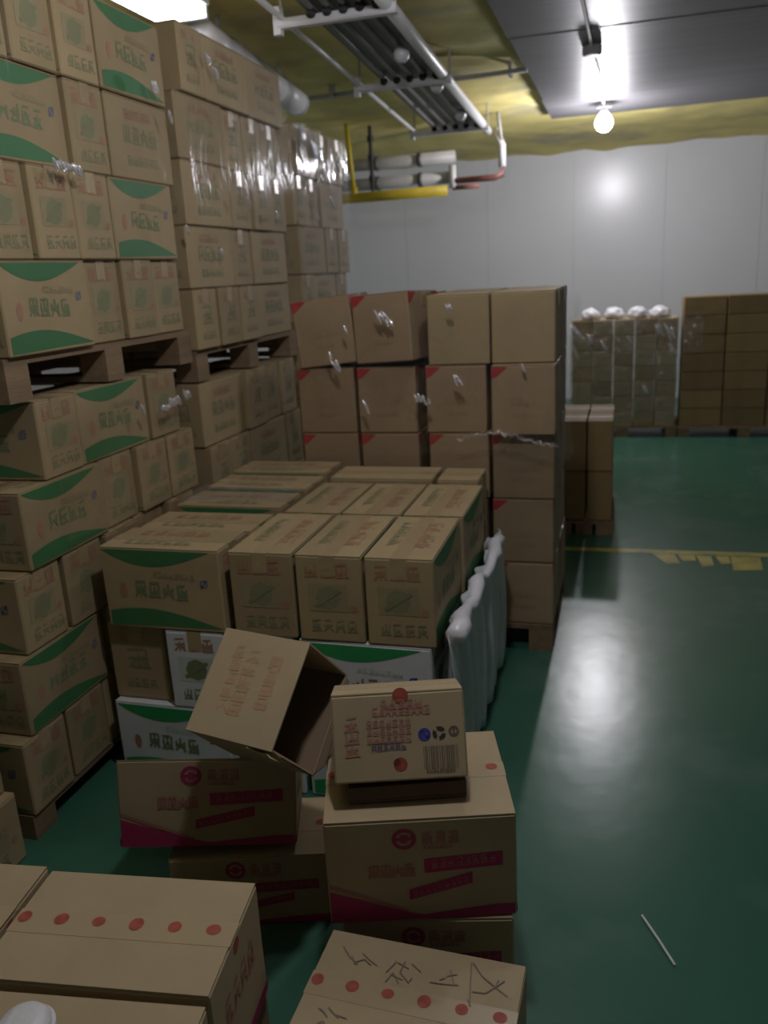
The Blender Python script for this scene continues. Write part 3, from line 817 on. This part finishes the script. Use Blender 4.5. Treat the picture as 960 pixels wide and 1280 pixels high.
mb = MB(); mb.add([(-.127, -.044, .007), (.127, -.044, .007), (.127, .044, .007), (-.127, .044, .007), (-.127, -.044, .038), (.127, -.044, .038), (.127, .044, .010), (-.127, .044, .010)],
                  [(3, 2, 1, 0), (4, 5, 6, 7), (0, 1, 5, 4), (1, 2, 6, 5), (2, 3, 7, 6), (3, 0, 4, 7)]); mb.obj('wedge_top', KRAFT_SHADE, o)
tilt = R(-20)
Rz = Matrix.Rotation(R(17), 3, 'Z') @ Matrix.Rotation(R(0), 3, 'Y') @ Matrix.Rotation(tilt, 3, 'X')
sw, sd, shh = .285, .160, .188
# front lower left corner target
tgt = Vector((-.567, 1.432, .566)); c0 = tgt - Rz @ Vector((-sw/2, -sd/2, 0))
carton('small', sw, sd, shh, tuple(c0), Rz.to_euler(), 'small tilted carton with barcode and blue and black marks on the right pile', G13)
# left pile: carton with magenta wave on another
Rz = Matrix.Rotation(R(18), 3, 'Z') @ Matrix.Rotation(R(3.5), 3, 'Y') @ Matrix.Rotation(R(-5), 3, 'X')
c0 = Vector((-1.183, 1.508, .252)) - Rz @ Vector((-.22, -.135, 0))
carton('pink', .44, .27, .240, tuple(c0), Rz.to_euler(), 'crushed carton with magenta wave, below the tilted open carton', G13,
       warp=lambda c: Vector((c.x, c.y, c.z * (1 - .72 * max(0, (c.y + .135) / .27)))))
yw2 = R(15); x2, y2 = at_corner(-1.08, 1.545, yw2, .41, .24)
carton('pink', .41, .24, .205, (x2, y2, .001), yw2, 'shaded magenta printed carton at the bottom of the left front pile', G13)
# tilted open carton: walls, bottom, flaps (pose found from its corners)
Rm = Matrix(((.978, -.149, .146), (-.209, -.698, .685), (0, -.700, -.714)))
a_, b_, c_ = .235, .249, .209; org = Vector((-.892, 1.644, .812)); t_ = .004
o = empty('open_carton', tuple(org), Rm.to_euler(), 'tilted open empty carton with faded orange lettering, leaning on the left pile', 'carton', G13)
def oc(nm, x0, x1, y0, y1, z0, z1, m=KRAFT_PALE):
    mb = MB(); mb.box(x0, x1, y0, y1, z0, z1); return mb.obj(nm, m, o)
oc('wall', 0, a_, 0, b_, 0, t_); oc('wall', 0, a_, 0, b_, c_ - t_, c_); oc('wall', 0, a_, 0, t_, t_, c_ - t_); oc('wall', 0, a_, b_ - t_, b_, t_, c_ - t_)
oc('carton_bottom', 0, t_, t_, b_ - t_, t_, c_ - t_)
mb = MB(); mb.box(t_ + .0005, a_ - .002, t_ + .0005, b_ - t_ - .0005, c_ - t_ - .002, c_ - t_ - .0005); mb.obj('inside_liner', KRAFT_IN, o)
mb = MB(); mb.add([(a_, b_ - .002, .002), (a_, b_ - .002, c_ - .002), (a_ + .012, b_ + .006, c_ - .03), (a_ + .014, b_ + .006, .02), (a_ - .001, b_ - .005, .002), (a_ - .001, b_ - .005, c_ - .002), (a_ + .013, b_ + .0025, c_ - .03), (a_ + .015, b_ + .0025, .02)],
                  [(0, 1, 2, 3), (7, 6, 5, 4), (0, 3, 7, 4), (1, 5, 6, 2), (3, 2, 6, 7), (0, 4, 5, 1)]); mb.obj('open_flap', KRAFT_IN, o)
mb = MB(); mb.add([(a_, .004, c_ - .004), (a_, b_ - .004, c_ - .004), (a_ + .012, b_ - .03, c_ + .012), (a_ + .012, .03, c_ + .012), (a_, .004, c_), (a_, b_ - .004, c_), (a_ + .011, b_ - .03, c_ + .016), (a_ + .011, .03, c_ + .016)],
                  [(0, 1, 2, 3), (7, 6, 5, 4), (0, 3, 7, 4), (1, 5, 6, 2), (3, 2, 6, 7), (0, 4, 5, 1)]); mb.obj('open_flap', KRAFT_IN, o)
mb = MB()
for q in range(2):
    for i in range(11):
        t = i / 10; mb.v.append((a_ * .72 + .078 * t, b_ + .003 + .010 * abs(math.sin(t * 5)) * t, .002 + .035 * q + .012 * math.sin(t * 4 + q)))
for i in range(10): mb.f.append((i, i + 1, 12 + i, 11 + i))
fl = mb.obj('torn_flap', KRAFT_PALE, o, smooth=True); m_ = fl.modifiers.new('t', 'SOLIDIFY'); m_.thickness = .003
# lettering on the lit wall: two vertical columns, read from the opening side
mb = MB()
class WF(Face):
    def __init__(s): s.o = Vector((0, b_, 0)); s.u = Vector((1, 0, 0)); s.v = Vector((0, -1, 0)); s.n = Vector((0, 0, -1)); s.w = a_; s.h = b_; s.off = .0004
wf = WF()
for k in range(5): wf.glyphs(mb, .36, .72 - .125 * k, .040, .026, 1, seed=k + 30, th=.22); 
for k in range(5): wf.glyphs(mb, .20 + .01*k, .74 - .125 * k, .030, .026, 1, seed=k + 50, th=.22)
for k in range(4): wf.glyphs(mb, .64, .70 - .125 * k, .036, .026, 1, seed=k + 70, th=.26)
mb.obj('orange_lettering', ORANGE_F, o)['kind'] = 'stuff'
# front left cartons with red dots
yw = R(7.2); cw2, cd2 = .42, .262
x, y = at_corner(-1.032, .884, yw, cw2, cd2)
carton('stamp', cw2, cd2, .25, (x, y, .251), yw, 'carton with a row of red dots on its lid, front left corner', G13)
carton('stamp', cw2, cd2, .249, (x - .005, y + .004, .001), yw + R(1), 'carton under the red dotted one in the front left corner', G13)
x3, y3 = at_corner(-1.00, .60, yw, cw2 - .03, cd2)
carton('stamp', cw2 - .03, cd2 , .247, (x3 + .035, y3 + .013, .251), yw + R(.5), 'nearest carton at the bottom photo edge, in front of the red dotted one', G13)
carton('stamp', cw2 - .03, cd2, .249, (x3 + .035, y3 + .010, .001), yw, 'lower carton under the nearest carton at the bottom photo edge', G13)
x4, y4 = x - .446 * math.cos(yw) , y - .446 * math.sin(yw) + .015
for k in range(2):
    carton('stamp', cw2, cd2 + .02, .243, (x4, y4, .001 + .245 * k), yw, ('lower carton' if k == 0 else 'pale carton') + ' at the left photo edge beside the red dotted carton', G13)
# white plastic lid lying on the nearest carton
o = empty('plastic_bowl', (-.868, .815, .502), 0, 'small white plastic bowl upside down on the nearest carton, bottom left', 'bowl')
mb = MB(); mb.tube([(0, 0, 0), (0, 0, .012), (0, 0, .022), (0, 0, .026)], [.040, .041, .034, .020], 24); mb.obj('dome', WBAG, o, smooth=True)
mb = MB(); mb.tube([(0, 0, 0), (0, 0, .005)], [.046, .046], 24); mb.obj('rim', WBAG, o)
# carton with handwriting
yw = R(-1.4); hw, hd, hh_ = .41, .28, .265
c = Vector((-.566, 1.356, 0)); u = Vector((math.cos(yw), math.sin(yw), 0)); v = Vector((-math.sin(yw), math.cos(yw), 0))
ctr = c + u * hw/2 - v * hd/2
wr = carton('stamp', hw, hd, hh_, (ctr.x, ctr.y, .001), yw, 'carton with pen handwriting and six red dots on its lid, bottom centre', G13)
HAND = [[(0.038, -0.041), (0.059, -0.063), (0.082, -0.079)], [(0.083, -0.049), (0.1, -0.061), (0.122, -0.073)], [(0.064, -0.061), (0.077, -0.08)], [(0.073, -0.076), (0.091, -0.063), (0.109, -0.074)], [(0.143, -0.084), (0.152, -0.064), (0.156, -0.052)], [(0.148, -0.107), (0.157, -0.081), (0.175, -0.104)], [(0.153, -0.086), (0.18, -0.094)], [(0.159, -0.055), (0.185, -0.064)], [(0.173, -0.048), (0.17, -0.077), (0.194, -0.098)], [(0.188, -0.051), (0.211, -0.067)], [(0.194, -0.094), (0.197, -0.084)], [(0.233, -0.086), (0.261, -0.084), (0.289, -0.079)], [(0.266, -0.048), (0.274, -0.066), (0.281, -0.083)], [(0.262, -0.064), (0.281, -0.055)], [(0.25, -0.076), (0.261, -0.069)], [(0.303, -0.02), (0.311, -0.073), (0.319, -0.121)], [(0.306, -0.019), (0.33, -0.048), (0.359, -0.067), (0.385, -0.083)], [(0.318, -0.088), (0.343, -0.085), (0.361, -0.064), (0.374, -0.048)], [(0.358, -0.069), (0.362, -0.049)], [(0.312, -0.108), (0.321, -0.121)], [(0.044, -0.195), (0.056, -0.201), (0.066, -0.21)], [(0.061, -0.189), (0.075, -0.199), (0.087, -0.206)], [(0.08, -0.201), (0.103, -0.204)], [(0.053, -0.228), (0.061, -0.22), (0.069, -0.227)], [(0.061, -0.24), (0.066, -0.232), (0.079, -0.239)], [(0.06, -0.246), (0.067, -0.249)], [(0.307, -0.178), (0.324, -0.182)]]
mb = MB(); f = Face('top', hw, hd, hh_ - .003, .0037)
for st in HAND:
    for p, q in zip(st, st[1:]): f.stroke(mb, (p[0], hd + p[1]), (q[0], hd + q[1]), .0024)
mb.obj('handwriting', INK, wr)['kind'] = 'stuff'
# crumpled plastic in the gap between the front cartons
mb = MB(); rg = random.Random(2); nx, ny = 10, 14
for j in range(ny + 1):
    for i in range(nx + 1):
        q = Vector((i * .7, j * .6, 3.3)); mb.v.append((-.635 + .055 * i / nx + .006 * noise.noise(q), 1.09 + .30 * j / ny, .012 + .16 * (i / nx) * (1 - .5*j/ny) + .05 * abs(noise.noise(q))))
for j in range(ny):
    for i in range(nx):
        a = j * (nx + 1) + i; mb.f.append((a, a + 1, a + nx + 2, a + nx + 1))
tag(mb.obj('crumpled_plastic', GPLAST, smooth=True), 'crumpled grey plastic in the gap between the front cartons', 'plastic sheet')
# straw on the floor
mb = MB(); mb.tube([(.078, 1.832, .004), (.115, 1.76, .004), (.150, 1.686, .004)], .0032, 8)
tag(mb.obj('drinking_straw', STRAWM), 'thin white straw lying on the open green floor', 'straw')

# ------------------------------------------------------------------ pipework under the ceiling
rk = empty('evaporator_rack', (-1.5, 6, 2.78), 0, 'long rack of finned aluminium tubes hung under the yellow ceiling', 'pipe rack')
rk_in = Matrix.Translation((1.5, -6, -2.78))
def rp(nm, mb, m, smooth=False):
    mb.v = [tuple(rk_in @ Vector(v)) for v in mb.v]; return mb.obj(nm, m, rk, smooth)
ZR = 2.78
def lrail(y): return -1.576 + (y - 3.85) * (-1.822 + 1.576) / (7.78 - 3.85)
def rrail(y): return -1.085 + (y - 4.2) * (-1.254 + 1.085) / (8.73 - 4.2)
mb = MB(); mb.tube([(lrail(2.6), 2.6, ZR), (lrail(7.9), 7.9, ZR)], .014, 10); rp('side_rail', mb, WMETAL, True)
mb = MB(); mb.tube([(rrail(2.6), 2.6, ZR), (rrail(8.16), 8.16, ZR)], .034, 12); rp('header_pipe', mb, WMETAL, True)
for k in range(5):
    fr = .30 + .155 * k
    ya, yb = 2.7, 8.0
    xa = lrail(ya) + (rrail(ya) - lrail(ya)) * fr; xb = lrail(yb) + (rrail(yb) - lrail(yb)) * fr
    mb = MB(); mb.tube([(xa, ya, ZR + .03), (xb, yb, ZR + .03)], .017, 10); rp('finned_tube', mb, ALU, True)
    mb = MB()
    for s in (-1, 1):
        mb.add([(xa + s*.017, ya, ZR + .030), (xa + s*.046, ya, ZR + .034), (xb + s*.046, yb, ZR + .034), (xb + s*.017, yb, ZR + .030),
                (xa + s*.017, ya, ZR + .033), (xa + s*.046, ya, ZR + .037), (xb + s*.046, yb, ZR + .037), (xb + s*.017, yb, ZR + .033)],
               [(0, 1, 2, 3), (7, 6, 5, 4), (0, 4, 5, 1), (1, 5, 6, 2), (2, 6, 7, 3), (3, 7, 4, 0)])
    rp('fin', mb, ALU_D)
for yy in (4.15, 5.72, 7.75):
    xl, xr = lrail(yy) - .02, rrail(yy) + .05
    mb = MB(); mb.box(xl, xr, yy - .022, yy + .022, ZR - .045, ZR - .038); mb.box(xl, xr, yy - .022, yy - .016, ZR - .040, ZR - .004); rp('cross_bar', mb, WMETAL)
    mb = MB(); mb.box(xl - .02, xl + .015, yy - .02, yy + .02, ZR - .07, ZR + .05); rp('end_bracket', mb, WMETAL)
    for k in range(5):
        fr = .30 + .155 * k; x = lrail(yy) + (rrail(yy) - lrail(yy)) * fr
        mb = MB(); mb.tube([(x, yy - .03, ZR + .0), (x, yy + .03, ZR + .0)], .024, 10); rp('pipe_clamp', mb, BLACKM, True)
    for x in (xl + .02, xr - .01):
        mb = MB(); mb.tube([(x, yy, ZR - .04), (x, yy, 2.95)], .008, 8); rp('hanger_rod', mb, GMETAL)
for yy, fr in ((4.95, .80), (5.85, .88), (7.0, .86)):
    x = lrail(yy) + (rrail(yy) - lrail(yy)) * fr
    bm = bmesh.new(); bmesh.ops.create_icosphere(bm, subdivisions=2, radius=.045); bmesh.ops.translate(bm, vec=(x - (-1.5), yy - 6, -.03), verts=bm.verts)
    me = bpy.data.meshes.new('frost_lump'); bm.to_mesh(me); bm.free(); me.materials.append(WBAG)
    for p in me.polygons: p.use_smooth = True
    link('frost_lump', me, rk)
# yellow gas pipe with drop rod
o = empty('yellow_pipe', (-2.1, 7.95, 2.29), 0, 'horizontal yellow pipe with a thin vertical yellow drop before the back wall', 'pipe')
mb = MB(); mb.tube([(-.85, 0, 0), (.51, 0, .0)], .045, 14); mb.obj('main_pipe', YELLOW, o, True)
mb = MB(); mb.tube([(-.37, 0, .03), (-.41, 0, .64)], .02, 10); mb.obj('drop_pipe', YELLOW, o, True)
mb = MB(); mb.tube([(-.37, 0, -.02), (-.37, 0, .09)], .032, 10); mb.obj('tee_fitting', YELLOW, o, True)
# grey pipes behind
for k, (z, lb) in enumerate(((2.62, 'upper grey horizontal pipe behind the yellow pipe'), (2.44, 'lower grey horizontal pipe behind the yellow pipe'))):
    o = empty('grey_pipe', (-2.2, 8.35, z), 0, lb, 'pipe', 'grey pipes near the back wall')
    mb = MB(); mb.tube([(-1.0, 0, 0), (.62 - .05*k, 0, 0)], .055, 14); mb.obj('pipe_run', GMETAL, o, True)
    for x in (-.55, -.15, .28):
        mb = MB(); mb.tube([(x - .02, 0, 0), (x + .02, 0, 0)], .066, 14); mb.obj('coupling', ALU_D, o, True)
o = empty('dark_riser', (-2.36, 8.2, 2.30), 0, 'thin dark vertical rod beside the yellow drop pipe', 'rod')
mb = MB(); mb.tube([(0, 0, 0), (0, 0, .66)], .018, 10); mb.obj('rod', BLACKM, o)
for z in (.15, .34, .5):
    mb = MB(); mb.tube([(0, 0, z), (0, 0, z + .05)], .03, 10); mb.obj('joint', BLACKM, o)
# red primer pipe with white riser at the rack end
o = empty('primer_pipe', (-1.3, 8.3, 2.42), 0, 'dull red pipe stub with white risers at the rack end', 'pipe')
mb = MB(); mb.tube([(-.30, 0, -.02), (.10, 0, -.02), (.17, 0, -.0), (.17, 0, .07)], .028, 12); mb.obj('red_run', RUST, o, True)
mb = MB(); mb.tube([(-.30, 0, -.08), (-.05, 0, -.08)], .022, 12); mb.obj('lower_run', RUST, o, True)
mb = MB(); mb.tube([(.17, 0, .07), (.17, 0, .25), (.10, 0, .40)], .034, 12); mb.obj('white_riser', WMETAL, o, True)
mb = MB(); mb.tube([(-.30, 0, -.08), (-.30, 0, .12)], .034, 12); mb.obj('white_stub', WMETAL, o, True)
mb = MB(); mb.tube([(.17, 0, .25), (.15, -.1, .52)], .016, 10); mb.obj('hanger', GMETAL, o, True)
mb = MB(); mb.tube([(-.3, 0, -.02), (-.3, 0, -.08)], .026, 10); mb.obj('elbow', RUST, o, True)
# long conduit crossing under the foam
o = empty('ceiling_conduit', (-.9, 6.3, 2.87), 0, 'thin grey conduit crossing under the yellow ceiling', 'pipe')
mb = MB(); mb.tube([(-1.7, .12, 0), (.22, -.02, 0)], .016, 10); mb.obj('conduit_run', GMETAL, o, True)
for x in (-1.2, -.5, .1):
    mb = MB(); mb.box(x - .012, x + .012, -.05 + .06, .05 + .05, -.018, .07); mb.obj('saddle', GMETAL, o)
# white duct above the left stacks and the lit lamp at its near end
o = empty('white_duct', (-2.05, 4.1, 2.78), 0, 'white insulated duct above the middle left stack, running to the back', 'duct')
for k in range(4):
    y0, y1 = .06 + .46 * k, .06 + .46 * (k + 1)
    mb = MB(); mb.tube([(-.105*y0, y0, 0), (-.105*y1, y1, 0)], .085, 16); mb.obj('duct_section', WMETAL, o, True)
    mb = MB(); mb.tube([(-.105*(y1 - .012), y1 - .012, 0), (-.105*(y1 + .012), y1 + .012, 0)], .090, 16); mb.obj('duct_joint', WMETAL, o, True)
for y in (.4, 1.5):
    mb = MB(); mb.box(-.01 - .105*y, .01 - .105*y, y - .01, y + .01, .08, .17); mb.obj('duct_hanger', GMETAL, o)
o = empty('batten_lamp', (-2.07, 3.78, 2.83), 0, 'bright white batten lamp above the near left stack', 'lamp')
mb = MB(); mb.box(-.14, .14, -.30, .30, .03, .09); mb.obj('lamp_body', WMETAL, o)
mb = MB(); mb.box(-.12, .12, -.28, .28, -.02, .03); mb.obj('diffuser', TUBE, o)
for s in (-1, 1):
    mb = MB(); mb.box(-.13, .13, s*.29 - .012, s*.29 + .012, -.025, .04); mb.obj('end_cap', WMETAL, o)
